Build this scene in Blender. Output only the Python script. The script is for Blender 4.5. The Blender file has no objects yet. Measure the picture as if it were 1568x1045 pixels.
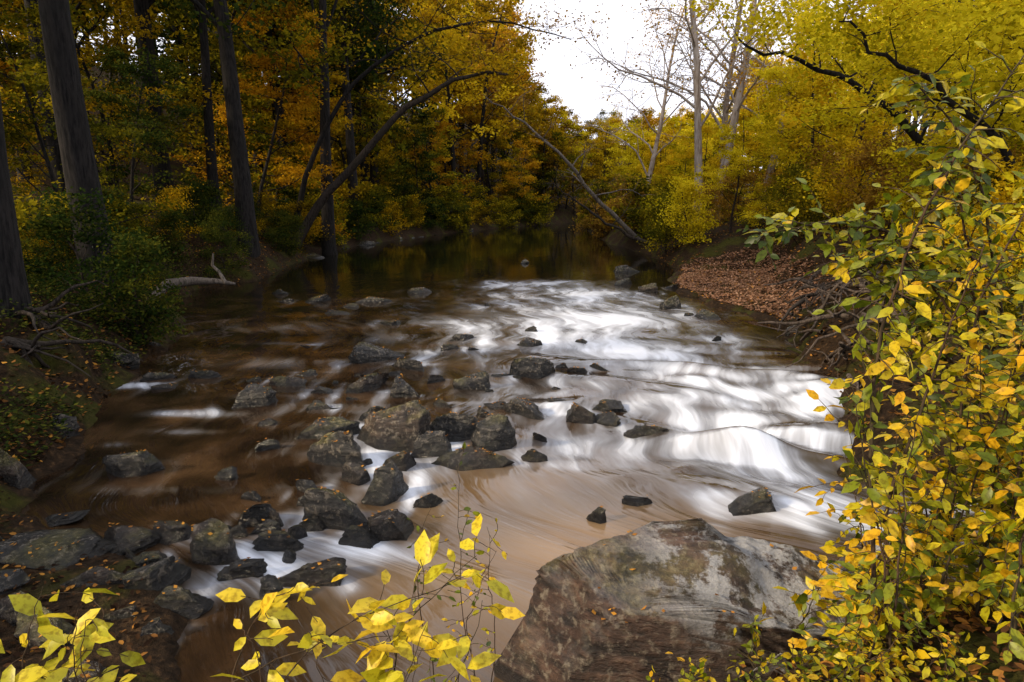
import bpy, math, random
import numpy as np
from mathutils import Vector
random.seed(7)
D=bpy.data; C=bpy.context
scene=C.scene

# ------------------------------------------------------------ helpers
def hsh(i,j,k,s):
    v=np.sin(i*127.1+j*311.7+k*74.7+s*19.19)*43758.5453
    return v-np.floor(v)
def vn(p,s=0):
    p=np.asarray(p,float); f=np.floor(p); t=p-f; t=t*t*(3-2*t)
    i,j,k=f[:,0],f[:,1],f[:,2]; x,y,z=t[:,0],t[:,1],t[:,2]
    def L(a,b,w): return a+(b-a)*w
    a=L(L(hsh(i,j,k,s),hsh(i+1,j,k,s),x),L(hsh(i,j+1,k,s),hsh(i+1,j+1,k,s),x),y)
    b=L(L(hsh(i,j,k+1,s),hsh(i+1,j,k+1,s),x),L(hsh(i,j+1,k+1,s),hsh(i+1,j+1,k+1,s),x),y)
    return L(a,b,z)*2-1
def fbm(p,o=4,s=0):
    p=np.asarray(p,float); r=0;a=1
    for q in range(o):
        r=r+a*vn(p*(2**q)+q*7.3,s+q); a*=.5
    return r
def sst(a,b,x):
    t=np.clip((x-a)/(b-a),0,1); return t*t*(3-2*t)

def mesh_np(name,V,faces,mats,midx=None,smooth=True,attrs=None):
    me=D.meshes.new(name)
    V=np.asarray(V,np.float32)
    me.vertices.add(len(V)); me.vertices.foreach_set('co',V.ravel())
    tot=np.concatenate([np.full(len(f),f.shape[1],np.int32) for f in faces])
    li=np.concatenate([f.ravel() for f in faces]).astype(np.int32)
    st=np.concatenate([[0],np.cumsum(tot)[:-1]]).astype(np.int32)
    me.loops.add(len(li)); me.loops.foreach_set('vertex_index',li)
    me.polygons.add(len(tot)); me.polygons.foreach_set('loop_start',st)
    me.polygons.foreach_set('loop_total',tot)
    if midx is not None: me.polygons.foreach_set('material_index',np.asarray(midx,np.int32))
    me.polygons.foreach_set('use_smooth',np.full(len(tot),smooth,dtype=bool))
    me.update(calc_edges=True)
    for m in mats: me.materials.append(m)
    if attrs:
        for n,(ty,a) in attrs.items():
            at=me.attributes.new(n,ty,'POINT')
            at.data.foreach_set('value' if ty=='FLOAT' else 'vector',np.asarray(a,np.float32).ravel())
    return me
def obj(name,me,loc=(0,0,0),rot=(0,0,0),sc=1,parent=None):
    o=D.objects.new(name,me); C.collection.objects.link(o)
    o.location=loc; o.rotation_euler=rot
    o.scale=(sc,sc,sc) if not hasattr(sc,'__len__') else sc
    if parent: o.parent=parent
    return o

# ------------------------------------------------------------ materials
def nmat(name):
    m=D.materials.new(name); m.use_nodes=True
    nt=m.node_tree; nt.nodes.clear(); return m,nt
def N(nt,t,**k):
    n=nt.nodes.new(t)
    for a,b in k.items(): setattr(n,a,b)
    return n
def ramp(nt,stops,src=None):
    r=nt.nodes.new('ShaderNodeValToRGB'); e=r.color_ramp.elements
    while len(e)<len(stops): e.new(.5)
    for q,(p,c) in enumerate(stops):
        e[q].position=p; e[q].color=(c[0],c[1],c[2],1) if hasattr(c,'__len__') else (c,c,c,1)
    if src: nt.links.new(src,r.inputs[0])
    return r
def noise(nt,vec,scale,detail=4,rough=.55):
    n=N(nt,'ShaderNodeTexNoise'); n.inputs['Scale'].default_value=scale
    n.inputs['Detail'].default_value=detail; n.inputs['Roughness'].default_value=rough
    if vec: nt.links.new(vec,n.inputs['Vector'])
    return n
def mapping(nt,src,sc):
    m=N(nt,'ShaderNodeMapping'); m.inputs['Scale'].default_value=sc
    nt.links.new(src,m.inputs['Vector']); return m.outputs[0]
def mix(nt,f,a,b,bt='MIX'):
    m=N(nt,'ShaderNodeMix',data_type='RGBA',blend_type=bt)
    for s,v in ((m.inputs[0],f),(m.inputs[6],a),(m.inputs[7],b)):
        if hasattr(v,'is_linked'): nt.links.new(v,s)
        elif hasattr(v,'__len__'): s.default_value=(v[0],v[1],v[2],1)
        else: s.default_value=v
    return m.outputs[2]
def math_(nt,op,a,b=0,c=None,clamp=False):
    m=N(nt,'ShaderNodeMath',operation=op); m.use_clamp=clamp
    for q,v in enumerate((a,b,c)):
        if v is None: continue
        if hasattr(v,'is_linked'): nt.links.new(v,m.inputs[q])
        else: m.inputs[q].default_value=v
    return m.outputs[0]
def out(nt,sh):
    o=N(nt,'ShaderNodeOutputMaterial'); nt.links.new(sh,o.inputs[0])

def leaf_mat(name,cols,trans=.35,fine=False):
    m,nt=nmat(name)
    at=N(nt,'ShaderNodeAttribute',attribute_name='lv')
    oi=N(nt,'ShaderNodeObjectInfo')
    f=math_(nt,'ADD',at.outputs['Fac'],math_(nt,'MULTIPLY_ADD',oi.outputs['Random'],.3,-.15),clamp=True)
    n=len(cols); r=ramp(nt,[(i/(n-1),c) for i,c in enumerate(cols)],f)
    col=r.outputs[0]
    if fine:
        tc=N(nt,'ShaderNodeTexCoord'); nz=noise(nt,tc.outputs['Object'],55,2)
        rr=ramp(nt,[(.35,(.45,.36,.2)),(.52,(1,1,1))],nz.outputs[0])
        col=mix(nt,.7,col,rr.outputs[0],'MULTIPLY')
        p=N(nt,'ShaderNodeBsdfPrincipled'); nt.links.new(col,p.inputs['Base Color'])
        p.inputs['Roughness'].default_value=.42; p.inputs['Specular IOR Level'].default_value=.35
    else:
        p=N(nt,'ShaderNodeBsdfDiffuse'); nt.links.new(col,p.inputs[0])
    t=N(nt,'ShaderNodeBsdfTranslucent'); nt.links.new(col,t.inputs[0])
    mx=N(nt,'ShaderNodeMixShader'); mx.inputs[0].default_value=trans
    nt.links.new(p.outputs[0],mx.inputs[1]); nt.links.new(t.outputs[0],mx.inputs[2])
    out(nt,mx.outputs[0]); return m
def bark_mat(name,c1,c2,c3,sc=3,bump=.6):
    m,nt=nmat(name); tc=N(nt,'ShaderNodeTexCoord')
    a=noise(nt,mapping(nt,tc.outputs['Object'],(sc*3,sc*3,sc*.5)),2.2,5,.7)
    b=noise(nt,tc.outputs['Object'],1.1,3)
    col=ramp(nt,[(.38,c1),(.58,c2)],a.outputs[0]).outputs[0]
    f=ramp(nt,[(.48,0),(.62,1)],b.outputs[0]).outputs[0]
    col=mix(nt,math_(nt,'MULTIPLY',f,.6),col,c3)
    p=N(nt,'ShaderNodeBsdfPrincipled'); nt.links.new(col,p.inputs['Base Color']); p.inputs['Roughness'].default_value=.9; p.inputs['Specular IOR Level'].default_value=.2
    bp=N(nt,'ShaderNodeBump'); bp.inputs['Strength'].default_value=bump; bp.inputs['Distance'].default_value=.05
    nt.links.new(a.outputs[0],bp.inputs['Height']); nt.links.new(bp.outputs[0],p.inputs['Normal'])
    out(nt,p.outputs[0]); return m

M_yel=leaf_mat('leaf_yellow',[(.15,.11,.005),(.62,.42,.010),(.9,.66,.025)],.42)
M_lem=leaf_mat('leaf_lemon',[(.12,.13,.005),(.58,.47,.010),(.92,.75,.03)],.42)
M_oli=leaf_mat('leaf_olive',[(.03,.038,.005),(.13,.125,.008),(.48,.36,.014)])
M_gold=leaf_mat('leaf_shaded_gold',[(.05,.04,.004),(.27,.18,.007),(.68,.43,.012)])  # olive, gold and green kept dark: left-bank shade put into leaf colour
M_org=leaf_mat('leaf_orange',[(.16,.07,.006),(.52,.27,.010),(.72,.44,.02)],.42)
M_grn=leaf_mat('leaf_green',[(.010,.020,.006),(.03,.052,.010),(.12,.12,.014)])
M_rus=leaf_mat('leaf_russet',[(.08,.035,.012),(.28,.15,.022),(.48,.30,.04)])
M_lit=leaf_mat('leaf_litter',[(.02,.012,.008),(.08,.04,.018),(.26,.115,.03),(.5,.24,.04)],.1)
M_grv=leaf_mat('bar_litter',[(.14,.075,.045),(.32,.17,.10),(.50,.31,.20)],.1)
M_near=leaf_mat('leaf_near_yellow',[(.14,.17,.01),(.50,.47,.02),(.84,.70,.04),(.86,.58,.03)],.4,True)
M_bush=leaf_mat('leaf_bush',[(.04,.07,.006),(.20,.25,.010),(.66,.55,.012),(.78,.45,.012)],.4,True)
M_cov=leaf_mat('ground_cover',[(.014,.022,.006),(.035,.052,.012),(.15,.145,.02)],.2)
M_bark=bark_mat('bark_dark',(.004,.004,.004),(.024,.021,.020),(.014,.013,.012))
M_barkb=bark_mat('bark_brown',(.010,.008,.006),(.055,.042,.034),(.034,.028,.02))
M_syc=bark_mat('bark_sycamore',(.20,.15,.11),(.42,.36,.31),(.55,.49,.44),1.2,.2)
M_drift=bark_mat('driftwood',(.05,.04,.032),(.26,.22,.185),(.12,.10,.085),4,.4)
M_root=bark_mat('root_bark',(.02,.014,.010),(.13,.10,.08),(.05,.04,.03),4,.4)
M_twig=bark_mat('twig',(.02,.013,.008),(.08,.05,.03),(.05,.045,.025),8,.2)

def rock_mat(name,dark,mid,lit,moss=.5,z0=.03,z1=.12,lich=0.):
    m,nt=nmat(name); g=N(nt,'ShaderNodeNewGeometry'); tcx=N(nt,'ShaderNodeTexCoord')
    P=g.outputs['Position']
    a=noise(nt,mapping(nt,tcx.outputs['Object'],(1,1,3.2)),4.2,8,.7); b=noise(nt,P,19,6,.65); c=noise(nt,P,2.4,3)
    col=ramp(nt,[(.38,dark),(.51,mid),(.66,lit)],a.outputs[0]).outputs[0]
    col=mix(nt,ramp(nt,[(.53,0),(.65,.8)],b.outputs[0]).outputs[0],col,(.22,.185,.14))
    sx=N(nt,'ShaderNodeSeparateXYZ'); nt.links.new(g.outputs['Normal'],sx.inputs[0])
    sp=N(nt,'ShaderNodeSeparateXYZ'); nt.links.new(P,sp.inputs[0])
    nz=ramp(nt,[(.3,0),(.75,1)],sx.outputs[2]).outputs[0]
    up=math_(nt,'MULTIPLY',nz,ramp(nt,[(.46,0),(.58,1)],c.outputs[0]).outputs[0])
    mc=ramp(nt,[(.35,(.022,.028,.006)),(.65,(.20,.17,.035))],b.outputs[0]).outputs[0]
    col=mix(nt,math_(nt,'MULTIPLY',up,moss),col,mc)
    if lich:
        ln=noise(nt,P,3.3,7,.72)
        to=N(nt,'ShaderNodeSeparateXYZ'); nt.links.new(tcx.outputs['Object'],to.inputs[0])
        side=ramp(nt,[(.35,.15),(.52,1)],math_(nt,'MULTIPLY_ADD',to.outputs[0],.5,.5)).outputs[0]
        lf=math_(nt,'MULTIPLY',math_(nt,'MULTIPLY',nz,ramp(nt,[(.45,0),(.51,1)],ln.outputs[0]).outputs[0]),math_(nt,'MULTIPLY',side,lich))
        col=mix(nt,lf,col,mix(nt,b.outputs[0],(.20,.20,.21),(.58,.58,.58)))
    wet=ramp(nt,[(z0,1),(z1,0)],sp.outputs[2]).outputs[0]
    col=mix(nt,math_(nt,'MULTIPLY',wet,.8),col,(.006,.0055,.005))
    p=N(nt,'ShaderNodeBsdfPrincipled'); nt.links.new(col,p.inputs['Base Color'])
    rg=math_(nt,'MULTIPLY_ADD',wet,-.1,math_(nt,'MULTIPLY_ADD',b.outputs[0],.45,.02 if not lich else .3))
    nt.links.new(rg,p.inputs['Roughness'])
    bp=N(nt,'ShaderNodeBump'); bp.inputs['Strength'].default_value=1; bp.inputs['Distance'].default_value=.08
    h=math_(nt,'ADD',a.outputs[0],math_(nt,'MULTIPLY',b.outputs[0],.35))
    nt.links.new(h,bp.inputs['Height']); nt.links.new(bp.outputs[0],p.inputs['Normal'])
    out(nt,p.outputs[0]); return m
M_rock=rock_mat('wet_slate',(.006,.006,.006),(.026,.025,.023),(.115,.105,.09),.55)
M_rockb=rock_mat('brown_schist',(.009,.007,.006),(.040,.029,.022),(.15,.11,.08),.65)
M_bould=rock_mat('boulder_stone',(.013,.008,.006),(.060,.034,.024),(.16,.095,.065),.4,-.2,.02,.95)

# ------------------------------------------------------------ river banks
Ls=np.array([(-40,-1.6),(2,-1.4),(3.5,-2.0),(4.2,-2.5),(4.7,-3.0),(5.1,-3.9),(5.6,-4.5),(6.5,-4.6),(7.8,-5.0),(9.6,-5.7),(13,-6.4),(16,-8.2),(19,-9.0),(22,-7.9),(29,-8.7),(33,-8.9),(42,-6.9),(53,-3.2),(62,2.1),(70,6),(85,16),(100,27),(140,60),(1200,600)])
Rs=np.array([(-40,9),(2,8),(4,6.2),(5.2,4.7),(6.4,3.8),(7.3,3.85),(8.9,4.4),(10.4,4.6),(13,5.4),(14.4,5.6),(16.8,4.9),(19.7,4.6),(23,5.7),(30,6.2),(38,5.5),(50,5.6),(62,6.6),(70,11),(85,22),(100,33),(140,66),(1200,606)])
YT=np.concatenate([np.arange(-40,110,.1),np.arange(110,1200,2.)])
def smt(a):
    v=np.interp(YT,a[:,0],a[:,1]); k=np.ones(9)/9; w=np.convolve(np.pad(v,4,mode='edge'),k,'valid'); return w
LT,RT=smt(Ls),smt(Rs)
def Lf(y): return np.interp(y,YT,LT)
def Rf(y): return np.interp(y,YT,RT)
def ynear(x): return np.interp(x,[-3,-1,0,1,2,4,8,20],[2.0,2.3,2.6,3.05,3.7,4.2,4.6,5])
def terr(x,y):
    x=np.asarray(x,float); y=np.asarray(y,float)
    p=np.stack([x,y,x*0],-1)
    n1=fbm(p*.35,4,3); n2=fbm(p*1.7,4,9)
    wob=.22*n2*sst(2,6,y)
    dl=Lf(y)-x+wob; dr=x-Rf(y)+wob
    flat=sst(5.6,4.9,y)*sst(3.2,2.0,dl)
    e=np.maximum(dl,0)
    zl=1.15*(1-np.exp(-e/1.3))+.07*e
    zl=zl*(1-flat)+(.01+.05*e)*flat
    zl+=.22*np.maximum(e-9,0)*sst(9,30,e)
    e2=np.maximum(dr,0)
    bar=sst(13,14.2,y)*sst(26,22,y)
    zr=1.2*(1-np.exp(-e2/.9))+.07*e2
    zb=.05+.07*e2+1.2*sst(2.6,4.6,e2)
    zr=zr*(1-bar)+zb*bar
    zr+=.22*np.maximum(e2-9,0)*sst(9,30,e2)
    zr=np.minimum(zr,14+.02*e2); zl=np.minimum(zl,16+.02*e)
    inside=np.maximum(dl,dr)
    zin=-.45*sst(0,.7,-inside)
    z=np.where(dl>0,zl,np.where(dr>0,zr,zin))
    amp=sst(0,1.5,inside)
    z=z+(n1*.22+n2*.10)*amp*(1-.6*flat)*(1-.6*bar*(dr>0))+n2*.03
    dn=ynear(x)-y+.1*n1
    zn=np.where(dn>0,.95*(1-np.exp(-np.maximum(dn,0)/.75)),-.4)+n2*.04
    z=np.where(y<6,np.maximum(z,zn),z)
    return z

xs=np.concatenate([-np.geomspace(12,900,70)[::-1],np.arange(-11.9,10,.1),np.geomspace(10,900,70)])
ys=np.concatenate([np.linspace(-60,1,20),np.arange(1.1,24,.1),np.geomspace(24,1100,110)])
X,Y=np.meshgrid(xs,ys); Z=terr(X.ravel(),Y.ravel())
V=np.stack([X.ravel(),Y.ravel(),Z],-1)
nx,ny=len(xs),len(ys)
def gridf(nx,ny):
    i=np.arange(nx-1)[None,:]+np.arange(ny-1)[:,None]*nx
    i=i.ravel(); return np.stack([i,i+1,i+1+nx,i+nx],-1)
m,nt=nmat('forest_soil'); g=N(nt,'ShaderNodeNewGeometry'); P=g.outputs['Position']
a=noise(nt,P,1.2,5); b=noise(nt,P,14,5,.7)
col=ramp(nt,[(.3,(.010,.007,.004)),(.55,(.036,.022,.012)),(.75,(.12,.068,.03))],b.outputs[0]).outputs[0]
col=mix(nt,ramp(nt,[(.51,0),(.62,.8)],a.outputs[0]).outputs[0],col,mix(nt,b.outputs[0],(.010,.015,.003),(.09,.09,.014)))
p=N(nt,'ShaderNodeBsdfPrincipled'); nt.links.new(col,p.inputs['Base Color']); p.inputs['Roughness'].default_value=.95; p.inputs['Specular IOR Level'].default_value=.1
bp=N(nt,'ShaderNodeBump'); bp.inputs['Strength'].default_value=1; bp.inputs['Distance'].default_value=.06
nt.links.new(b.outputs[0],bp.inputs['Height']); nt.links.new(bp.outputs[0],p.inputs['Normal']); out(nt,p.outputs[0])
obj('ground',mesh_np('ground',V,[gridf(nx,ny)],[m]))

# ------------------------------------------------------------ rocks
def ico(sub):
    import bmesh
    bm=bmesh.new(); bmesh.ops.create_icosphere(bm,subdivisions=sub,radius=1)
    v=np.array([q.co[:] for q in bm.verts]); f=np.array([[w.index for w in q.verts] for q in bm.faces]); bm.free(); return v,f
IV,IF=ico(5); IV4,IF4=ico(4)
def rock(name,x,y,w,h,seed,mat,depth=.62,rz=None,hi=False,z0=0,tilt=.14):
    r=np.random.RandomState(seed); v,f=(IV,IF) if hi else (IV4,IF4)
    v=np.sign(v)*np.abs(v)**r.uniform(.7,.95)
    for q in range(8):
        a=q*2.4+r.uniform(-.7,.7); n=np.array([math.cos(a),math.sin(a),r.uniform(-.1,1.0)]); n/=np.linalg.norm(n)
        d=r.uniform(.42,.85); e=np.maximum(v@n-d,0); v=v-e[:,None]*n
    for sg,lo,hi_ in ((.28,.25,.45),(.8,.3,.55),(.8,.35,.6)):
        n=np.array([r.randn()*sg,r.randn()*sg,1]); n/=np.linalg.norm(n)
        e=np.maximum(v@n-r.uniform(lo,hi_),0); v=v-e[:,None]*n
    v[:,2]/=max(v[:,2].max(),.01)
    v[:,0]/=np.abs(v[:,0]).max(); v[:,1]/=np.abs(v[:,1]).max()
    v=v+(fbm(v*1.5+seed,4,seed)[:,None]*.08+fbm(v*7+seed,3,seed)[:,None]*.022)*v
    lay=vn(np.stack([v[:,0]*.5,v[:,1]*.5,v[:,2]*4.5+v[:,0]],-1)+seed,seed); lay=np.round(lay*2.5)/2.5*.75+lay*.25
    v[:,:2]*=(1+.15*lay)[:,None]
    v=v*np.array([w/2,w*depth/2,h])
    ang=rz if rz is not None else r.uniform(-.7,.7)
    me=mesh_np(name,v,[f],[mat])
    o=obj(name,me,(x,y,z0),(r.uniform(-tilt,tilt)+.05,r.uniform(-tilt,tilt)*1.6,ang)); 
    return o,v,ang
rocks=[(-2.1,11,1.2,.26),(-.9,12.4,.7,.13),(.3,11.9,.6,.16),(.33,13.1,.36,.14),(.33,9.8,.76,.32),(1.0,10,.5,.13),(1.35,10.2,.5,.12),(1.25,12.1,.45,.10),
(-1.06,11.5,.4,.15),(-.66,11.5,.3,.10),(-1.55,10.2,.8,.20),(-2.0,9.1,.74,.26),(-1.45,8.7,.6,.32),(-.53,9.1,.52,.26),(-1.1,9.4,.35,.14),(.13,8.1,.85,.20),
(-.2,8.25,.5,.1),(.8,7.9,.48,.19),(1.2,8.25,.55,.12),(1.1,7.8,.4,.09),(-1.23,7.1,1.2,.46),(-.62,7.25,.85,.32),(-.2,6.95,.64,.34),(-.42,6.45,.9,.14),
(-1.80,6.55,.74,.34),(-2.05,7.3,.78,.20),(-1.12,6.4,.46,.17),(-1.17,5.75,.5,.27),(-1.41,5.2,.66,.30),(-.98,5.05,.52,.14),(-1.2,4.95,.34,.10),(-3.28,8.4,.9,.28),
(-3.16,9.25,.68,.16),(-4.5,9.7,.55,.15),(-5.1,9.6,.6,.17),(-4.7,9.1,.6,.09),(-3.7,6.3,.68,.20),(-3.75,5.3,.4,.02),(-2.3,4.7,.6,.22),(-2.15,5.25,.42,.15),
(-2.5,4.25,.6,.17),(-1.4,4.4,.48,.09),(-1.6,4.15,.26,.14),(2.07,5.5,.72,.17),(1.6,7.4,.6,.09),(1.1,5.6,.26,.04),(-2.5,14,.8,.13),
(-4,15.2,.8,.13),(-5,17,1,.2),(-5.7,17,.5,.13),(-2.6,18.7,1.1,.17),(-3.5,16.9,1,.17),(-3.9,16.2,.5,.10),(-.6,16.3,.26,.11),(3.8,16,.8,.32),(4.2,14.6,.9,.22),(3.8,18.7,.65,.28),
(3.35,20.4,.9,.2),(4.1,24,1.2,.25),(.5,27,.5,.2),(3.8,12.4,.3,.1),(-3,9.8,.5,.12),(-4.75,6.0,.75,.34),(-5.2,5.4,.8,.4),(-2.2,3.7,.35,.10),
(-2.9,7.6,.3,.07),(-2.4,8.2,.4,.10),(-1.65,7.9,.48,.16),(-1.5,6.1,.4,.13),(-1.9,5.9,.3,.08),(3.9,14.9,.5,.12),(4.6,19.6,.5,.2),(-6.4,18.4,.6,.15),(-3.6,11.8,.35,.05),
(-.9,8.3,.38,.12),(-.15,9.7,.34,.08),(-1.85,4.85,.45,.12),(-2.7,5.0,.5,.10),(-1.9,4.45,.36,.09),(-.85,6.75,.45,.22),(-1.55,7.45,.5,.22),(-2.6,6.9,.35,.1),(-.75,5.6,.3,.06),(-2.55,8.9,.4,.1),(-3.7,9.5,.35,.1),(.6,8.4,.3,.1),(.75,10.3,.3,.1)]
rr_=random.Random(12)
for i in range(46):
    t=rr_.random(); cx=-2.6+3.4*t+rr_.gauss(0,.6); cy=9.4-3.0*t+rr_.gauss(0,1.2)
    if i>28: cx=rr_.gauss(-2.1,.5); cy=rr_.gauss(4.8,.4)
    rocks.append((cx,cy,rr_.uniform(.12,.27),rr_.uniform(.03,.09)))
RK=[]
for i,(x,y,w,h) in enumerate(rocks):
    o,v,ang=rock('river_rock',x,y,w*1.03,h,100+i,M_rockb if i%3==2 else M_rock,depth=random.uniform(.42,.66),hi=(y<9 and w>.3),z0=-.03)
    RK.append((o,v,ang,w,h))
for i,(x,y,w,h,z) in enumerate([(-3.45,4.6,1.0,.08,.04),(-2.85,4.2,.6,.10,.03),(-3.6,4.05,.7,.10,.06),(-2.75,3.6,.6,.09,.05),(-3.3,3.4,.7,.10,.07),(-2.35,3.25,.5,.08,.04),(-4.2,4.8,.8,.12,.10),(-3.0,4.85,.5,.08,.0),(-2.2,4.0,.4,.07,.02),(-3.1,3.85,.4,.1,.05),(-2.6,4.5,.35,.08,.0),(-2.45,3.85,.35,.1,.0)]):
    o,v,ang=rock('shore_ledge',x,y,w,h,700+i,M_rockb if i%2 else M_rock,depth=.62,hi=True,z0=z,tilt=.1); RK.append((o,v,ang,w,h))
yq=28.5
for i in range(26):
    yq+=random.uniform(.4,1.7); x=float(Lf(yq))-random.uniform(-.1,.5)
    ww,hh=random.uniform(.5,1.9),random.uniform(.06,.24)
    if i%5!=2: rock('bank_rock',x,yq,ww,hh,400+i,M_rock,depth=.8,z0=-.05)
for i,(x,y,w,h) in enumerate([(-5.0,7.2,.5,.3),(-5.5,8.2,.4,.25),(-6.0,10.2,.6,.3),(-6.3,11.4,.5,.25),(-5.35,7.8,.3,.15),(4.3,7.2,.6,.5),(4.7,8.4,.7,.55),(4.9,9.8,.6,.4),(5.1,11.2,.6,.35),(4.1,6.5,.5,.4),(5.4,12.6,.5,.3)]):
    rock('bank_rock',x,y,w,h,460+i,M_rock,depth=.7,z0=-.02,hi=True)
def boulder():
    v,f=ico(6)
    v=np.sign(v)*np.abs(v)**.38; v/=np.abs(v).max()
    for n,d in [((-.85,-.35,.42),.80),((-.35,-.9,.10),.86),((-.5,.3,.8),.94),((.3,-.9,.25),.9),((-.9,.5,.0),.85),((0,-.72,.7),1.06),((.85,-.5,.1),1.0),((-.03,-.10,1),.66),((.3,-.1,1),.76)]:
        n=np.array(n); n=n/np.linalg.norm(n); e=np.maximum(v@n-d,0); v=v-e[:,None]*n
    q=np.stack([v[:,0]*2.2,v[:,1]*1.2,v[:,2]*1.6],-1)
    v=v+fbm(q,6,2)[:,None]*.05*v
    rid=np.abs(fbm(np.stack([v[:,0]*9+v[:,2]*6,v[:,1]*3,v[:,2]*2-v[:,0]*3],-1),4,8)); v=v-v*(.045*np.clip(.5-rid,0,1))[:,None]
    st=vn(np.stack([v[:,0]*1.2,v[:,1]*2,v[:,2]*7+2*v[:,0]],-1),14); st=np.round(st*2)/2
    v[:,:2]*=(1+.035*st)[:,None]
    stp=sst(.16,.34,v[:,0]+.2*vn(v*2.5,6)); top=v[:,2]>0
    v[:,2]=np.where(top,v[:,2]*(1-.15*stp),v[:,2])
    return v,f
v,f=boulder(); v=v*np.array([1.04,.42,.96])
bo=obj('large_boulder',mesh_np('large_boulder',v,[f],[M_bould]),(.95,3.40,-.03),(0,.015,-.02)); RK.append((bo,v,0,1.3,.8))
for (x,y,w,h,s) in [(2.3,4.0,.9,.42,53),(1.6,3.0,.55,.45,55),(1.3,2.95,.5,.36,57)]:
    o,v,ang=rock('bank_rock',x,y,w,h,s,M_bould,hi=True,depth=.7); RK.append((o,v,ang,w,h))

# ------------------------------------------------------------ water
yy=np.concatenate([np.arange(1.6,15,.04),np.arange(15,25,.08),np.geomspace(25,140,170)])
nt_=300; tt=np.linspace(0,1,nt_)
Lw=Lf(yy)-.9; Rw=Rf(yy)+.9
X=Lw[:,None]+(Rw-Lw)[:,None]*tt[None,:]; Y=np.repeat(yy[:,None],nt_,1)
x=X.ravel(); y=Y.ravel()
def blob(cx,cy,sx,sy,a,rot=0):
    dx=x-cx; dy=y-cy; c,s=math.cos(rot),math.sin(rot)
    u=(dx*c+dy*s)/sx; w=(-dx*s+dy*c)/sy
    return a*np.exp(-(u*u+w*w)/2)
foam_sheen=np.zeros_like(x)
for b in [(.2,20.5,1.4,.9,.55),(1.3,17.5,1.5,1.9,.95),(1.6,14.5,1.6,1.8,.95),(2.0,12,1.5,1.1,.65),(.3,11.2,1.0,.7,.25),(3.3,10.3,.8,.6,.8),(3.5,8.9,.65,.6,.9),(2.3,9.6,.8,.5,.35),  # white water upstream, with its sky reflection painted into the same white
 (2.7,7.4,.75,.32,.95),(3.5,7.8,.5,.5,.85),(2.9,6.45,.75,.3,.95),(3.2,5.75,.7,.32,.9),(3.8,5.3,.7,.35,1.2),(1.9,8.3,.7,.3,.45),(.6,7.2,.32,.45,.8),(.75,6.6,.32,.4,.6),(1.6,6.8,.6,.35,.35),
 (.1,6.3,.25,.5,.4),(-.4,10.2,.4,.5,.35),(-1.6,4.65,.28,.16,1.2),(-1.1,4.8,.35,.13,1.0),(-.7,4.5,.35,.2,.35),(-1.5,4.3,.35,.12,.8),(-5.2,9.2,.3,.12,.8),(-3.9,8.0,.45,.10,.6),(-1.45,6.75,.12,.2,.8),(-3.5,10.5,1.0,.3,.25),
 (-4,13.5,1.5,.6,.28),(-2.3,12.5,1.1,.4,.35),(-1,13.8,.9,.6,.4),(-1.65,5.4,.12,.3,.65),(-3.2,5.9,.45,.08,.4),(.5,5.7,.8,.4,.15),(1.6,5.8,.6,.35,.15),(-.3,8.7,.25,.3,.45),(-1.8,8.2,.5,.15,.3),(.9,9.0,.6,.4,.4),
 (-4.2,12.0,.6,.12,.35),(-3.6,7.4,.4,.08,.35),(-2.9,6.7,.35,.08,.3),(-4.4,7.0,.3,.07,.3),(-2.7,10.7,.5,.12,.3)]:
    foam_sheen+=blob(*b)
wake=np.zeros_like(x)
for (rx,ry,w,h) in rocks:
    if ry>20 or rx>4.6 or w<.29: continue
    k=.32 if rx<-2.3 else .6
    wake+=blob(rx+w*.5,ry-w*.25,w*.11,w*.5,k)+blob(rx-w*.5,ry-w*.25,w*.11,w*.5,k)+blob(rx,ry+w*.35,w*.5,w*.09,k*.7)
foam_sheen=.97*(1-np.exp(-1.15*(foam_sheen+wake*.75)))
p3=np.stack([x,y,x*0],-1)
foam_sheen=foam_sheen*(1+.45*fbm(np.stack([x*1.5,y*.7,x*0],-1),3,4))
rap=np.clip(foam_sheen-.25,0,1)*sst(15,11.5,y)
cas=sst(1.2,2.8,x)*sst(11.8,9.5,y)
cas=np.maximum(cas,.5*sst(-.4,.8,x)*sst(12.5,10,y)*sst(6,7,y))
def roll(x,y):
    w=.7*vn(np.stack([x*.9,y*.9,x*0],-1),5)
    return vn(np.stack([x*.75+.3*y,(y+.25*x)*1.55+w,x*0],-1),31)+.35*vn(np.stack([x*1.6,(y+.2*x)*3.2+w,x*0],-1),33)
r0=roll(x,y); sl=(roll(x,y+.08)-roll(x,y-.08))/.16
zz=rap*.03*vn(np.stack([x*1.4,y*2.2,x*0],-1),3)+cas*.17*r0*sst(4.6,6,y)
zz+=.02*fbm(np.stack([x*1.2,y*.8,x*0],-1),3,6)*sst(20,14,y)
zz-=.06*sst(9,6,y)
foam_sheen=foam_sheen+cas*sst(4.8,5.8,y)*(.25*np.clip(sl,-1.8,2.2)-.03)  # slope tint on the white water: painted highlights facing camera, darker troughs
foam_sheen=np.clip(foam_sheen,0,1.25)
V=np.stack([x,y,zz],-1)
flow=np.stack([(tt[None,:]*np.ones_like(Y)).ravel()*9.5,y,x*0],-1)
m,nt=nmat('river_water')
fa=N(nt,'ShaderNodeAttribute',attribute_name='foam_sheen'); fl=N(nt,'ShaderNodeAttribute',attribute_name='flow')
g=N(nt,'ShaderNodeNewGeometry')
wn=noise(nt,fl.outputs['Vector'],.6,2); 
wv=N(nt,'ShaderNodeVectorMath',operation='MULTIPLY_ADD'); nt.links.new(wn.outputs['Color'],wv.inputs[0]); wv.inputs[1].default_value=(1.1,.9,0); nt.links.new(fl.outputs['Vector'],wv.inputs[2])
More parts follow.
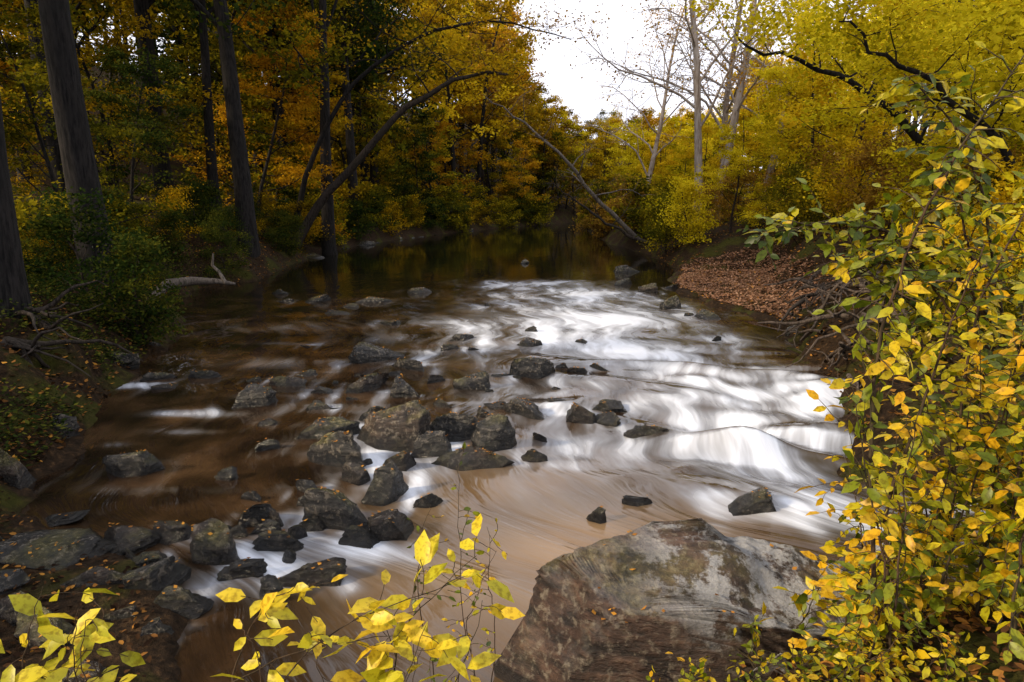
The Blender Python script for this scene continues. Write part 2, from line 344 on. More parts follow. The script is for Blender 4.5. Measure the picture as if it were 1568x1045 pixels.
s1=noise(nt,mapping(nt,wv.outputs[0],(1.9,.5,1)),1.0,4,.5)
s2=noise(nt,mapping(nt,wv.outputs[0],(7,.9,1)),1.0,3,.5)
st=math_(nt,'ADD',math_(nt,'MULTIPLY',s1.outputs[0],.65),math_(nt,'MULTIPLY',s2.outputs[0],.35))
f=math_(nt,'ADD',fa.outputs['Fac'],math_(nt,'MULTIPLY_ADD',st,2.8,-1.43))
f=math_(nt,'MULTIPLY',f,ramp(nt,[(.04,0),(.4,1)],fa.outputs['Fac']).outputs[0])
fm=ramp(nt,[(.0,0),(.4,.34),(1.0,1)],f).outputs[0]
bn=noise(nt,g.outputs['Position'],1.3,5)
sp=N(nt,'ShaderNodeSeparateXYZ'); nt.links.new(g.outputs['Position'],sp.inputs[0])
base=ramp(nt,[(.38,(.013,.008,.005)),(.52,(.032,.018,.009)),(.68,(.075,.042,.020))],bn.outputs[0]).outputs[0]
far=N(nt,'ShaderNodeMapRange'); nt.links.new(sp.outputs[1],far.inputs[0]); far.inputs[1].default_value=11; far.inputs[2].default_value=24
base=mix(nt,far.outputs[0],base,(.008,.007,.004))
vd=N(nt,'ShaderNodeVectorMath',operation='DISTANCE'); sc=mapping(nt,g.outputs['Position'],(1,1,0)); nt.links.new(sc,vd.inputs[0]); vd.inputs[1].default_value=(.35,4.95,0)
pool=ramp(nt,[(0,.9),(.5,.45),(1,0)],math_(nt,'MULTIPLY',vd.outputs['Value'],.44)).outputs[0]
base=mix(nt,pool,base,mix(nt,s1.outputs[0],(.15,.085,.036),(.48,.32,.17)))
fc=ramp(nt,[(0,(.24,.19,.13)),(.45,(.37,.39,.43)),(1,(.78,.83,.92))],fm).outputs[0]
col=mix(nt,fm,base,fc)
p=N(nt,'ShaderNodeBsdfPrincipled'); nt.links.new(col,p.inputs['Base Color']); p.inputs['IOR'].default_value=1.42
nt.links.new(math_(nt,'MULTIPLY_ADD',fm,.35,.06),p.inputs['Roughness'])
bp=N(nt,'ShaderNodeBump'); bp.inputs['Distance'].default_value=.10
near=N(nt,'ShaderNodeMapRange'); nt.links.new(sp.outputs[1],near.inputs[0]); near.inputs[1].default_value=24; near.inputs[2].default_value=10; near.inputs[3].default_value=.08; near.inputs[4].default_value=.5
nt.links.new(near.outputs[0],bp.inputs['Strength'])
nt.links.new(math_(nt,'ADD',s1.outputs[0],math_(nt,'MULTIPLY',s2.outputs[0],.3)),bp.inputs['Height']); nt.links.new(bp.outputs[0],p.inputs['Normal']); out(nt,p.outputs[0])
obj('river_water',mesh_np('river_water',V,[gridf(nt_,len(yy))],[m],attrs={'foam_sheen':('FLOAT',foam_sheen),'flow':('FLOAT_VECTOR',flow)}))

# ------------------------------------------------------------ vegetation builders
class MB:
    def __init__(s): s.V=[];s.Q=[];s.T=[];s.n=0;s.qm=[];s.tm=[];s.lv=[]
    def tube(s,P,Rr,sides,mi=0):
        P=np.asarray(P,float); n=len(P)
        T=np.gradient(P,axis=0); T/=np.linalg.norm(T,axis=1)[:,None]+1e-9
        ref=np.array([0.,0,1]) if abs(T[0,2])<.8 else np.array([1.,0,0])
        A=np.cross(T,ref); A/=np.linalg.norm(A,axis=1)[:,None]+1e-9; B=np.cross(T,A)
        a=np.arange(sides)*2*math.pi/sides
        v=P[:,None,:]+np.asarray(Rr)[:,None,None]*(np.cos(a)[None,:,None]*A[:,None,:]+np.sin(a)[None,:,None]*B[:,None,:])
        i=np.arange(n-1)[:,None]*sides; j=np.arange(sides)[None,:]; k=(j+1)%sides
        q=np.stack([i+j,i+k,i+sides+k,i+sides+j],-1).reshape(-1,4)+s.n
        s.V.append(v.reshape(-1,3)); s.Q.append(q); s.qm.append(np.full(len(q),mi)); s.lv.append(np.zeros(n*sides)); s.n+=n*sides
    def diamonds(s,Cn,size,rng,lv,mi=1,flat=1.0):
        n=len(Cn); nn=rng.randn(n,3)*.75; nn[:,2]+=flat; nn/=np.linalg.norm(nn,axis=1)[:,None]
        t=np.cross(nn,rng.randn(n,3)); t/=np.linalg.norm(t,axis=1)[:,None]+1e-9; b=np.cross(nn,t)
        sz=(size*rng.uniform(.6,1.3,n))[:,None]
        v=np.stack([Cn-t*sz*.5,Cn+b*sz*.33-nn*sz*.08,Cn+t*sz*.5,Cn-b*sz*.33-nn*sz*.08],1)
        q=np.arange(n*4).reshape(n,4)+s.n
        s.V.append(v.reshape(-1,3)); s.Q.append(q); s.qm.append(np.full(n,mi)); s.lv.append(np.repeat(lv,4)); s.n+=4*n
    def leaves(s,Pb,Dr,Nn,size,lv,mi=1):
        tp=np.array([(0,0,0),(.22,.2,.05),(.22,-.2,.05),(.3,0,0),(.6,.235,.03),(.6,-.235,.03),(.65,0,-.03),(1,0,-.13)])
        tq=np.array([(1,4,6,3),(3,6,5,2)]); t3=np.array([(0,1,3),(0,3,2),(4,7,6),(6,7,5)])
        n=len(Pb); Dr=Dr/(np.linalg.norm(Dr,axis=1)[:,None]+1e-9); B=np.cross(Nn,Dr); B/=np.linalg.norm(B,axis=1)[:,None]+1e-9; U=np.cross(Dr,B)
        v=Pb[:,None,:]+size[:,None,None]*(tp[None,:,0:1]*Dr[:,None]+tp[None,:,1:2]*B[:,None]+tp[None,:,2:3]*U[:,None])
        o=(np.arange(n)*8)[:,None,None]+s.n
        q=(tq[None]+o).reshape(-1,4); t=(t3[None]+o).reshape(-1,3)
        s.V.append(v.reshape(-1,3)); s.Q.append(q); s.qm.append(np.full(len(q),mi)); s.T.append(t); s.tm.append(np.full(len(t),mi)); s.lv.append(np.repeat(lv,8)); s.n+=8*n
    def mesh(s,name,mats,smooth=True):
        F=[np.concatenate(s.Q)]; mi=[np.concatenate(s.qm)]
        if s.T: F.append(np.concatenate(s.T)); mi.append(np.concatenate(s.tm))
        return mesh_np(name,np.concatenate(s.V),F,mats,np.concatenate(mi),smooth,{'lv':('FLOAT',np.concatenate(s.lv))})
def path(rng,p,d,L,n,wig,up=0.):
    d=np.array(d,float); d/=np.linalg.norm(d); P=[np.array(p,float)]
    for i in range(n):
        d=d+rng.randn(3)*wig; d[2]+=up; d/=np.linalg.norm(d); P.append(P[-1]+d*L/n)
    return np.array(P)
def tree_mesh(name,seed,H,r0,cs,spread,n1,n2,n3,lpt,lsz,mats,sig=.28,up=(25,55),lean=(0,0),flat=1.,wig=.06,trunkpath=None,dz=.5,twigs=True):
    rng=np.random.RandomState(seed); mb=MB()
    if trunkpath is None:
        tr=path(rng,(0,0,-.6),(lean[0],lean[1],1),H,14,wig*.6,.02)
    else: tr=np.array(trunkpath,float)
    n=len(tr); fr=np.linspace(0,1,n); rad=r0*(1-.85*fr**1.1)+r0*.45*np.exp(-fr*n*1.1)
    mb.tube(tr,rad,12 if twigs else 7)
    cen=[];lvs=[]
    for i in range(n1):
        f=cs+(1-cs)*(i+rng.rand())/n1
        s0=np.array([np.interp(f,fr,tr[:,q]) for q in range(3)]); az=i*2.4+rng.uniform(-.5,.5)
        el=math.radians(rng.uniform(*up)); rel=(f-cs)/(1-cs)
        L1=spread*(1-.55*rel)*rng.uniform(.7,1.2)
        d=(math.cos(az)*math.cos(el),math.sin(az)*math.cos(el),math.sin(el))
        b1=path(rng,s0,d,L1,6,.16,.02); r1=max(.012,np.interp(f,fr,rad)*.42)
        mb.tube(b1,np.linspace(r1,r1*.25,7),5 if twigs else 4)
        for j in range(n2):
            g=.25+.75*(j+rng.rand())/n2; s1=np.array([np.interp(g,np.linspace(0,1,7),b1[:,q]) for q in range(3)])
            d2=b1[-1]-b1[0]; d2/=np.linalg.norm(d2); d2=d2*.7+rng.randn(3)*np.array([.7,.7,.3])
            L2=L1*rng.uniform(.3,.55)*(1.15-.5*g); b2=path(rng,s1,d2,L2,4,.2,0.); r2=max(.007,r1*.35)
            mb.tube(b2,np.linspace(r2,r2*.3,5),3)
            cl=rng.uniform(.0,.65)
            for k in range(n3):
                h=.3+.7*(k+rng.rand())/n3; s2=np.array([np.interp(h,np.linspace(0,1,5),b2[:,q]) for q in range(3)])
                d3=rng.randn(3)*np.array([1,1,.35])+ (b2[-1]-b2[0])/max(L2,.1)*.8; b3=path(rng,s2,d3,L2*rng.uniform(.35,.6),2,.15,-.03)
                if twigs: mb.tube(b3,[r2*.45,r2*.3,r2*.12],3)
                m_=rng.poisson(lpt)
                if m_:
                    u=rng.rand(m_); pos=b3[0]+(b3[-1]-b3[0])*u[:,None]*1.15+rng.randn(m_,3)*sig*np.array([1,1,dz])
                    cen.append(pos); lvs.append(np.clip(cl+rng.rand(m_)*.45,0,1))
    if cen: mb.diamonds(np.concatenate(cen),lsz,rng,np.concatenate(lvs),1,flat)
    return mb.mesh(name,mats)
CAN=[tree_mesh('canopy_tree_mesh',20+i,20,.30,.34,6.2,16,5,4,34,.20,[M_bark,M_oli],sig=.36,dz=.35) for i in range(4)]
CANF=[tree_mesh('canopy_tree_far_mesh',20+i,20,.28,.30,6.2,16,5,4,13,.36,[M_bark,M_oli],sig=.4,dz=.4,twigs=False) for i in range(3)]
UND=[tree_mesh('understory_tree_mesh',40+i,8.5,.09,.14,3.4,15,5,4,32,.13,[M_barkb,M_yel],sig=.22,up=(0,38),wig=.1,dz=.3) for i in range(4)]
UNDF=[tree_mesh('understory_tree_far_mesh',40+i,8.5,.09,.10,3.4,14,5,4,12,.22,[M_barkb,M_yel],sig=.24,up=(0,38),wig=.1,dz=.35,twigs=False) for i in range(2)]
SHR=[tree_mesh('shrub_mesh',60+i,2.6,.04,.04,1.5,12,5,3,26,.085,[M_barkb,M_oli],sig=.17,up=(10,70),wig=.15) for i in range(3)]
SHRF=[tree_mesh('shrub_far_mesh',60+i,2.6,.04,.04,1.5,12,4,3,12,.15,[M_barkb,M_oli],sig=.18,up=(10,70),wig=.15,twigs=False) for i in range(2)]
SPA=[tree_mesh('sparse_tree_mesh',80+i,19,.24,.22,6.5,17,7,5,4,.15,[M_syc,M_org],sig=.3,up=(25,65),wig=.1) for i in range(2)]
LOD={id(CAN):CANF,id(UND):UNDF,id(SHR):SHRF}

def put(name,me,x,y,s,leaf=None,bark=None,rz=None,parent=None,sxy=1,tilt=(0,0),dz=0):
    z=float(terr([x],[y])[0])
    o=obj(name,me,(x,y,z-.1+dz),(tilt[0],tilt[1],random.uniform(0,6.28) if rz is None else rz),(s*sxy,s*sxy,s),parent)
    for i,mm in ((0,bark),(1,leaf)):
        if mm: o.material_slots[i].link='OBJECT'; o.material_slots[i].material=mm
    return o
def hmax(x,y):
    u=x/y
    return float(np.interp(u,[-.16,-.06,.0,.07,.30,.38,.45],[99,2.6+.30*y,2.6+.17*y,2.6+.105*y,2.6+.115*y,2.6+.22*y,99]))
rnd=random.Random(3)
distant=D.objects.new('distant_forest',None); C.collection.objects.link(distant)
for (x,y,s,k,sx) in [(-6.75,9.0,1.0,0,.80),(-8.5,14,1.05,1,1.0),(-9.2,24,1.1,2,.95),(-11.5,27,1.0,3,.7),(-8.2,31,1.0,0,1.0),(-14,22,1.05,1,.9),(-12.5,33,1.1,2,.9),(-9,40,1.1,3,.9),(-17,17,1,0,.9),(-11,18.5,.9,3,.6)]:
    put('tall_forest_tree',CAN[k],x,y,s,rnd.choice([M_oli,M_gold,M_grn]),M_bark,sxy=sx,tilt=(0,rnd.uniform(-.03,.05)))
def scatter(n,mes,yr,dr,side,names,leafs,srange,near_y,H,bark=None,mind=3.0,taken=[]):
    c=0;tries=0
    while c<n and tries<n*40:
        tries+=1
        y=yr[0]+(yr[1]-yr[0])*rnd.random()**.8; d=dr[0]+(dr[1]-dr[0])*rnd.random()**1.3
        x=float(Lf(y))-d if side<0 else float(Rf(y))+d
        if abs(x)/max(y,1)>1.1: continue
        if any((x-a)**2+(y-b)**2<mind**2 for a,b in taken): continue
        s=rnd.uniform(*srange); hm=hmax(x,y); zt=float(terr([x],[y])[0])
        s=min(s,(hm-zt)/H*rnd.uniform(.85,1.05))
        if s<.25: continue
        taken.append((x,y)); c+=1
        ms=mes if y<32 else LOD[id(mes)]
        me=rnd.choice(ms); lf=rnd.choice(leafs)
        # the open gravel bar stays clear of shrubs and small trees
        if side>0 and ((12.2<y<24 and x<float(Rf(y))+4.2) or (10.5<y<=12.2 and x<7.6)): continue
        put(names[0] if y<near_y else names[1],me,x,y,s,lf,bark,parent=None if y<near_y else distant)
T1=[];T2=[];T3=[]
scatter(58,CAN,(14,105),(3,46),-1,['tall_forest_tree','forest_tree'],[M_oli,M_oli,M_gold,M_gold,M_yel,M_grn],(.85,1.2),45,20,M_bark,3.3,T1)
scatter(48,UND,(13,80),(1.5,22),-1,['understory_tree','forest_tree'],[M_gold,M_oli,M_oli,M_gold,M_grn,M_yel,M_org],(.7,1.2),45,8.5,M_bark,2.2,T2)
scatter(28,CAN,(17,100),(7,42),1,['tall_forest_tree','forest_tree'],[M_lem,M_yel,M_lem,M_oli],(.8,1.1),45,20,M_barkb,3.4,T1)
scatter(54,UND,(11,85),(2.2,20),1,['yellow_understory_tree','forest_tree'],[M_lem,M_yel,M_lem,M_lem,M_yel],(.7,1.3),45,8.5,M_barkb,2.0,T2)
scatter(54,SHR,(9.5,50),(.3,5),-1,['riverbank_shrub','forest_shrub'],[M_grn,M_oli,M_grn,M_grn,M_gold],(.5,1.0),45,2.6,None,1.0,T3)
scatter(40,SHR,(28,66),(.1,2.5),-1,['riverbank_shrub','forest_shrub'],[M_grn,M_oli,M_oli,M_gold],(.6,1.2),45,2.6,None,.9,T3)
scatter(46,SHR,(10,62),(.8,6),1,['riverbank_shrub','forest_shrub'],[M_oli,M_lem,M_rus,M_yel,M_oli],(.6,1.2),45,2.6,None,1.0,T3)
scatter(26,SHR,(26,66),(.1,2),1,['riverbank_shrub','forest_shrub'],[M_oli,M_lem,M_rus,M_yel],(.6,1.2),45,2.6,None,.9,T3)
for (x,y,s,l) in [(5.3,8.6,.4,M_oli),(6.2,9.4,.6,M_yel),(6.6,8.0,.7,M_lem),(7.4,9.6,.8,M_lem),(5.6,7.2,.45,M_oli),(8.2,11,.9,M_yel),(6.3,6.4,.6,M_lem),(8.0,8.4,1,M_yel),(9.6,14,1,M_rus),(9.8,16,1.1,M_lem),(9.6,18.4,1.1,M_rus),(9.9,20.6,1.2,M_yel),(9.4,22.5,1.1,M_oli),(10.4,24,1.2,M_lem),(9.0,12.6,.9,M_oli)]:
    put('riverbank_shrub',SHR[0],x,y,s,l)
for i in range(60):
    y=rnd.uniform(40,110); u=rnd.uniform(-.95,-.2); x=u*y
    put('forest_tree',rnd.choice(CANF if i%3 else UNDF),x,y,rnd.uniform(.9,1.2)*(1 if i%3 else 1.3),rnd.choice([M_oli,M_gold,M_oli,M_yel,M_grn]),M_bark,parent=distant)
for i in range(90):
    y=rnd.uniform(66,150); x=rnd.uniform(-.25,.6)*y
    if Lf(y)-1<x<Rf(y)+1: continue
    zt=float(terr([x],[y])[0]); s=min(rnd.uniform(.7,1.1),(hmax(x,y)-zt)/20)
    if s<.22: continue
    put('forest_tree',rnd.choice(CANF if s>.45 else UNDF),x,y,s if s>.45 else s*2.2,rnd.choice([M_org,M_rus,M_yel,M_yel,M_lem]),M_barkb,parent=distant)
for (x,y,l) in [(-11,6,M_grn),(-9,2,M_grn),(-8,-5,M_oli),(4,-9,M_oli),(13,1,M_oli),(-14,11,M_grn),(-15.5,5,M_grn)]:  # trees out of view; the left ones added to shade the left bank
    put('tall_forest_tree',rnd.choice(CAN),x,y,1.05,l,M_bark)
for (x,y,s,k,t) in [(8.2,31,.95,0,-.06),(9.3,32,1.0,1,.03),(10.4,36,.95,0,.06),(7.2,40,.8,1,-.05),(12.2,34,.9,1,.05)]:
    put('sycamore_tree',SPA[k],x,y,s,M_org,M_syc,sxy=.85,tilt=(0,t))

def lean_tree(name,pts,r0,seed,leafm,barkm,lpt,n1=9,spread=2.6,cs=.45,lsz=.13,up=(10,60)):
    P=np.array(pts,float); t=np.linspace(0,1,len(P)); ti=np.linspace(0,1,18)
    k=np.stack([np.interp(ti,t,P[:,q]) for q in range(3)],-1)
    for _ in range(2): k[1:-1]=(k[:-2]+2*k[1:-1]+k[2:])/4
    k+=np.random.RandomState(seed).randn(18,3)*.04
    me=tree_mesh(name,seed,1,r0,cs,spread,n1,5,3,lpt,lsz,[barkm,leafm],sig=.3,up=up,trunkpath=k)
    return obj(name,me)
lean_tree('leaning_tree',[(-9.2,29,.6),(-8.3,29,1.9),(-6.4,28.7,3.9),(-4.4,28.4,5.9),(-2.6,28.2,7.0),(-1.2,28,7.3),(.2,28,7.2)],.20,301,M_gold,M_barkb,9)
lean_tree('fallen_bare_tree',[(6.6,33,.2),(5.2,32.6,1.3),(3.9,32,2.5),(2.7,31.5,3.9),(1.4,31,5.1),(-.1,31,6.1),(-1.2,31,6.8)],.12,302,M_rus,M_drift,1,11,2.4,.3)
lean_tree('fallen_bare_tree',[(6.3,30,.3),(4.9,30,1.0),(3.6,29.8,1.8),(2.4,29.5,2.6),(1.6,29.3,3.2)],.08,303,M_rus,M_barkb,0,8,1.6,.3)
lean_tree('overhanging_bare_tree',[(-9.5,30,1.0),(-8.4,30,5),(-6.0,30,7.9),(-3.0,30,9.4),(-.2,30,9.6),(2.4,30,8.9)],.12,306,M_org,M_bark,5,22,3.4,.4,.12,(-20,45))
lean_tree('leaning_yellow_tree',[(11.5,17,1.2),(10.2,17,3.4),(8.6,16.8,4.9),(6.6,16.5,5.6),(4.9,16.2,6.0)],.13,304,M_lem,M_bark,28,12,2.3,.3,.11)
lean_tree('leaning_yellow_tree',[(9.8,12.5,1.2),(9.0,12.4,3.0),(7.6,12.2,4.2),(6.2,12,4.8),(5.2,11.9,5.4)],.09,305,M_lem,M_bark,28,12,1.9,.25,.10)

mb=MB(); r=np.random.RandomState(4)
mb.tube([(-8.7,16.4,0),(-8.75,16.6,.25),(-8.5,16.8,.47),(-8.0,17,.52),(-7.4,17.1,.5),(-7.0,17.2,.42)],[.15,.14,.13,.11,.07,.03],8)
mb.tube([(-7.2,17.1,.45),(-7.35,17.1,.75),(-7.5,17.1,.9),(-7.45,17.1,1.2)],[.05,.04,.035,.02],6)
obj('driftwood_log',mb.mesh('driftwood_log',[M_drift]))
mb=MB()
for i in range(150):
    y0=r.uniform(8,15.5); x0=float(Rf(y0))+r.uniform(.1,1.5) + (1.8 if y0>13.6 else 0); z0=float(terr([x0],[y0])[0])+r.uniform(0,.55)
    d=(r.uniform(-1,.4),r.uniform(-1,1),r.uniform(-.2,.35)); L=r.uniform(.4,1.5)
    P=path(r,(x0,y0,z0),d,L,7,.22,-.05); rr=r.uniform(.01,.045); mb.tube(P,np.linspace(rr,rr*.3,8),6)
obj('driftwood_pile',mb.mesh('driftwood_pile',[M_root]))
mb=MB()
for (cx,cy) in [(-6.7,9.0),(-8.5,14),(-6.2,8.2)]:
    for i in range(15):
        a=r.uniform(-1.7,.9); P=path(r,(cx,cy,float(terr([cx],[cy])[0])+.15),(math.cos(a),math.sin(a),-.35),r.uniform(.6,1.7),8,.28,-.09)
        mb.tube(P,np.linspace(r.uniform(.02,.05),.006,9),6)
obj('exposed_roots',mb.mesh('exposed_roots',[M_barkb]))

def ground_scatter(name,n,fx,mat,size,zup,seed,lvf=lambda r,n:r.rand(n),real=False):
    r=np.random.RandomState(seed); x,y=fx(r,n); z=terr(x,y)+zup*r.rand(len(x))+.012
    k=z>.03; mb=MB(); P=np.stack([x,y,z],-1)[k]; c=len(P)
    if real:
        nn=r.randn(c,3)*.4; nn[:,2]+=1; dr=r.randn(c,3); dr[:,2]*=.25
        mb.Q.append(np.zeros((0,4),int)); mb.qm.append(np.zeros(0,int)); mb.leaves(P,dr,nn,size*r.uniform(.6,1.3,c),lvf(r,c),0)
    else: mb.diamonds(P,size,r,lvf(r,c),0,2.2)
    return obj(name,mb.mesh(name,[mat]))
def fxl(r,n): y=6+24*r.rand(n)**1.4; return Lf(y)-r.rand(n)**1.2*7, y
def fxl2(r,n): y=2.6+4*r.rand(n); return Lf(y)-r.rand(n)*3, y
def fxr(r,n): y=5+27*r.rand(n)**1.2; return Rf(y)+r.rand(n)**1.1*7, y
def fxb(r,n): y=r.uniform(13.8,24,n); return Rf(y)+.1+r.rand(n)*3.4, y
def fxn(r,n): x=r.uniform(-3,5,n); return x, ynear(x)-r.rand(n)*1.6
ground_scatter('fallen_leaves',13000,fxl,M_lit,.07,.06,11,lambda r,n:r.rand(n)**1.4)
ground_scatter('fallen_leaves',3200,fxl2,M_lit,.048,.02,17,lambda r,n:r.rand(n)**1.7,True)
ground_scatter('fallen_leaves',14000,fxr,M_lit,.075,.04,12,lambda r,n:r.rand(n)**1.2)
ground_scatter('gravel_bar_leaves',24000,fxb,M_grv,.07,.03,13,lambda r,n:r.rand(n))
ground_scatter('fallen_leaves',6000,fxn,M_lit,.055,.05,14,lambda r,n:r.rand(n)**1.4,True)
def fxg(r,n):
    y=5.6+15*r.rand(n)**1.2; x=Lf(y)-.05-r.rand(n)**1.1*5.5; k=vn(np.stack([x*.9,y*.7,x*0],-1),5)>-.2; return x[k],y[k]
ground_scatter('ground_cover_plants',56000,fxg,M_cov,.055,.26,15)
r=np.random.RandomState(22); pts=[]
for o,v,ang,w,h in RK:
    top=v[v[:,2]>.62*v[:,2].max()]; n=int(min(30,4*w*w*6))
    if len(top)<5 or n<1: continue
    q=top[r.randint(0,len(top),n)]; c,s=math.cos(ang),math.sin(ang)
    pts.append(np.stack([q[:,0]*c-q[:,1]*s+o.location.x,q[:,0]*s+q[:,1]*c+o.location.y,q[:,2]+.01+o.location.z],-1))
mb=MB(); pts=np.concatenate(pts); mb.diamonds(pts,.034,r,.35+.65*r.rand(len(pts)),0,3); obj('leaves_on_rocks',mb.mesh('leaves_on_rocks',[M_lit]))

# ------------------------------------------------------------ near shrubs with real leaves
def near_shrub(name,stems,seed,lsz,mat,twig_step=.13,twig_len=(.15,.4),start=.25,r0=.011,lv=(0,1),dens=.055,droop=-.06):
    r=np.random.RandomState(seed); mb=MB(); PB=[];DR=[];NN=[];LV=[];SZ=[]
    for st in stems:
        st=np.array(st,float); t=np.linspace(0,1,len(st)); ti=np.linspace(0,1,22)
        k=np.stack([np.interp(ti,t,st[:,q]) for q in range(3)],-1)
        for _ in range(3): k[1:-1]=(k[:-2]+2*k[1:-1]+k[2:])/4
        k[1:]+=np.cumsum(r.randn(21,3)*.006,axis=0)
        L=np.linalg.norm(np.diff(k,axis=0),axis=1).sum(); mb.tube(k,np.linspace(r0,r0*.25,22),6)
        nt2=max(2,int(L*(1-start)/twig_step))
        for i in range(nt2):
            f=start+(1-start)*(i+r.rand())/nt2; s0=np.array([np.interp(f,ti,k[:,q]) for q in range(3)])
            tw=path(r,s0,r.randn(3)*np.array([1,.8,.5])+np.array([0,0,.25]),r.uniform(*twig_len)*(1.2-.5*f),5,.2,droop)
            mb.tube(tw,np.linspace(r0*.35,.0012,6),4)
            Lt=np.linalg.norm(np.diff(tw,axis=0),axis=1).sum(); nl=max(2,int(Lt/dens)); cl=r.uniform(lv[0],lv[1])
            for j in range(nl):
                g=(j+.6)/nl; s1=np.array([np.interp(g,np.linspace(0,1,6),tw[:,q]) for q in range(3)])
                ax=tw[-1]-tw[0]; ax/=np.linalg.norm(ax)+1e-9; side=np.cross(ax,[0,0,1.])*(1 if j%2 else -1)
                d=ax*.6+side*.8+r.randn(3)*.3; d[2]-=.25
                if j==nl-1: d=ax+r.randn(3)*.2
                PB.append(s1);DR.append(d);nn=r.randn(3)*.5+np.array([0,-.35,.8]);NN.append(nn);LV.append(np.clip(cl+r.uniform(-.2,.2),0,1));SZ.append(lsz*r.uniform(.5,1.25))
    mb.leaves(np.array(PB),np.array(DR),np.array(NN),np.array(SZ),np.array(LV))
    return obj(name,mb.mesh(name,[M_twig,mat]))
near_shrub('riverside_sapling',[[(1.72,2.8,.35),(1.51,2.8,1.49),(1.52,2.8,2.07),(1.67,2.8,2.6),(1.95,2.8,3.1)],
  [(1.8,2.9,.4),(1.75,3.0,1.2),(1.95,3.1,1.9),(2.2,3.2,2.4)],
  [(2.1,3.2,.4),(2.25,3.3,1.3),(2.3,3.4,2.1),(2.6,3.5,2.7)]],501,.08,M_bush,.045,(.12,.34),.25,dens=.042,lv=(.05,.8))
near_shrub('riverside_shrub',[[(3.1,4.1,1.6),(2.6,4.1,2.25),(2.1,4.1,2.42),(1.75,4.1,2.4),(1.5,4.1,2.32)],[(3.1,4.0,1.4),(2.7,4.0,2.1),(2.3,4.0,2.35),(1.95,4.0,2.1)],
  [(3.2,4.3,1.6),(2.9,4.3,2.6),(2.6,4.3,3.1),(2.3,4.3,3.3)],[(2.9,4.0,.5),(2.8,4.0,1.3),(2.5,4.0,1.9),(2.2,4,2.1)],[(3.1,4.2,1.0),(2.9,4.2,2.0),(2.7,4.2,2.6),(2.5,4.2,2.8)],[(3.0,4.0,1.0),(2.6,4.0,1.9),(2.2,4.0,2.25),(1.8,4.0,2.2)],[(3.1,3.9,.8),(2.8,3.9,1.5),(2.45,3.9,1.8),(2.15,3.9,1.75)]],502,.09,M_bush,.038,(.15,.42),.15,lv=(.0,.8),dens=.042)
st=[]
for i in range(56):
    r=random.Random(900+i); x=r.uniform(1.3,3.0); y=max(r.uniform(2.5,3.9),x*1.15); h=r.uniform(.3,.7)+max(0,(x/y-.5))*5.0*r.uniform(.6,1.15); z=float(terr([x],[y])[0])-.05
    dx=r.uniform(-.25,.25); st.append([(x,y,z),(x+dx*.3,y,z+h*.5),(x+dx,y+r.uniform(-.2,.2),z+h)])
near_shrub('riverside_shrub',st,503,.078,M_bush,.05,(.12,.32),.1,.007,dens=.04,lv=(.0,1.0))
st=[]
for i in range(46):
    r=random.Random(950+i); x=r.uniform(.45,1.7); y=r.uniform(2.3,2.85); h=r.uniform(.12,.38); z=float(terr([x],[y])[0])-.05
    st.append([(x,y,z),(x+r.uniform(-.1,.1),y,z+h*.5),(x+r.uniform(-.2,.2),y,z+h)])
near_shrub('low_riverside_shrub',st,504,.045,M_bush,.036,(.08,.2),.1,.004,dens=.03,lv=(.1,.95))
def fan(seed,n,xr,yr,zr,base):
    r=random.Random(seed); o=[]
    for i in range(n):
        x=r.uniform(*xr); y=r.uniform(*yr); z=r.uniform(*zr); bx=x*.8+base[0]*.2+r.uniform(-.1,.1)
        o.append([(bx,y-.15,.55),(bx*.6+x*.4,y-.05,z-.35),(x,y,z)])
    return o
near_shrub('yellow_sapling',[[(-.75,1.7,.6),(-.72,1.75,1.1),(-.6,1.8,1.25),(-.35,1.85,1.38),(-.12,1.9,1.42)],[(-.8,1.7,.6),(-.85,1.8,1.2),(-.75,1.85,1.4),(-.6,1.9,1.45)],
  [(-.3,1.7,.5),(-.35,1.8,1.0),(-.3,1.9,1.25),(-.05,2.0,1.42)],[(-1.0,1.7,.6),(-.95,1.8,1.1),(-.6,1.85,1.28),(-.3,1.9,1.3)]]+fan(5,8,(-.98,-.08),(1.7,1.98),(1.15,1.42),(-.5,1.7)),510,.092,M_near,.065,(.08,.18),.5,.004,lv=(.45,.95),dens=.065)
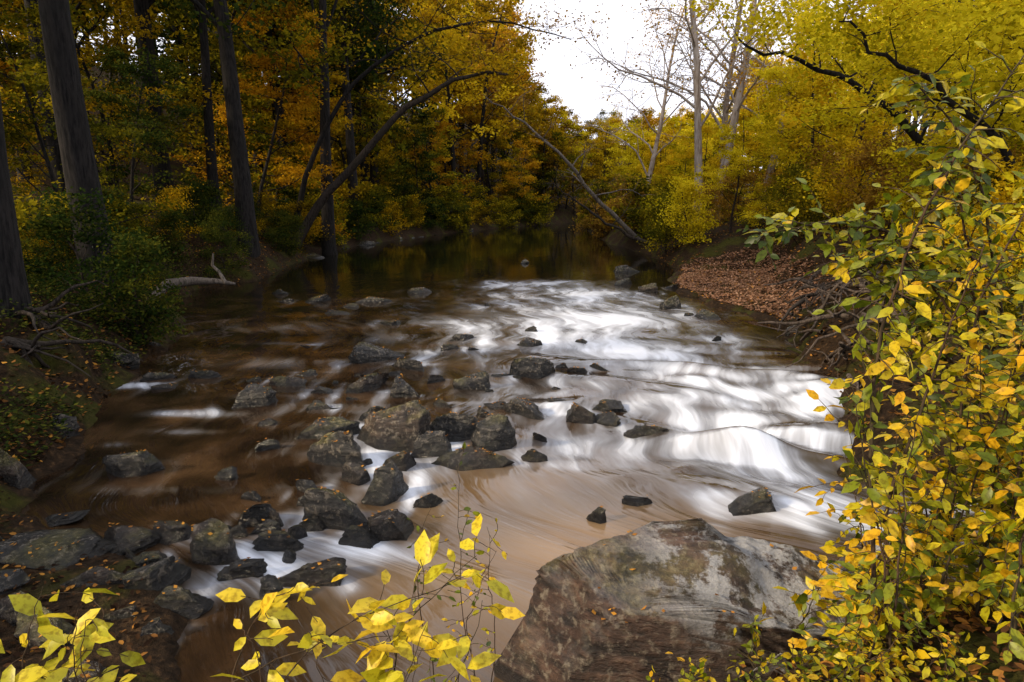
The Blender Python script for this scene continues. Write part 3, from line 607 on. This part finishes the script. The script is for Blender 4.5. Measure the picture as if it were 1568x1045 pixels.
near_shrub('yellow_sapling',[[(-1.5,1.7,.6),(-1.42,1.75,1.1),(-1.35,1.8,1.45)],[(-1.2,1.6,.6),(-1.25,1.7,1.1),(-1.3,1.75,1.35)]]+fan(6,4,(-1.6,-1.2),(1.75,1.98),(1.2,1.48),(-1.4,1.7)),511,.092,M_near,.07,(.08,.2),.5,.004,lv=(.4,.9),dens=.075)
near_shrub('thin_twig_shrub',[[(-.2,2.2,.5),(-.2,2.2,1.1),(-.22,2.2,1.7)],[(-.12,2.2,.5),(-.05,2.2,1.1),(-.1,2.2,1.45)],[(-.25,2.2,.5),(-.35,2.2,1.2),(-.3,2.2,1.5)],[(-.1,2.3,.4),(-.15,2.3,1.0),(0,2.3,1.3)]],512,.03,M_bush,.06,(.06,.18),.3,.003,dens=.035)

# ------------------------------------------------------------ sky, sun, camera
w=D.worlds.new('World'); scene.world=w; w.use_nodes=True; nt=w.node_tree; nt.nodes.clear()
SE,SR=math.radians(26),math.radians(-110)
sky=N(nt,'ShaderNodeTexSky',sky_type='NISHITA'); sky.sun_disc=False; sky.sun_elevation=SE; sky.sun_rotation=SR; sky.dust_density=3
tc=N(nt,'ShaderNodeTexCoord'); cn=noise(nt,mapping(nt,tc.outputs['Generated'],(1,1,2.5)),2.2,4)
cl=ramp(nt,[(.3,(.76,.78,.90)),(.7,(1.0,.98,1.02))],cn.outputs[0]).outputs[0]
cl=mix(nt,1.0,cl,(14,14,14),'MULTIPLY')
col=mix(nt,.88,sky.outputs[0],cl)
bg=N(nt,'ShaderNodeBackground'); nt.links.new(col,bg.inputs[0]); bg.inputs[1].default_value=.12
wo=N(nt,'ShaderNodeOutputWorld'); nt.links.new(bg.outputs[0],wo.inputs[0])
ld=D.lights.new('sun','SUN'); ld.energy=5.0; ld.angle=math.radians(5); ld.color=(1,.80,.54)
so=obj('sun',ld); az=SR
d=Vector((math.sin(az)*math.cos(SE),math.cos(az)*math.cos(SE),math.sin(SE))); so.rotation_euler=d.to_track_quat('Z','Y').to_euler()
cam=D.cameras.new('camera'); co=obj('camera',cam,(0,0,2.6),(math.radians(90-12),0,0)); cam.lens=24; cam.sensor_width=36; cam.clip_end=3000
scene.camera=co
scene.view_settings.view_transform='Standard'; scene.view_settings.look='None'; scene.view_settings.exposure=0
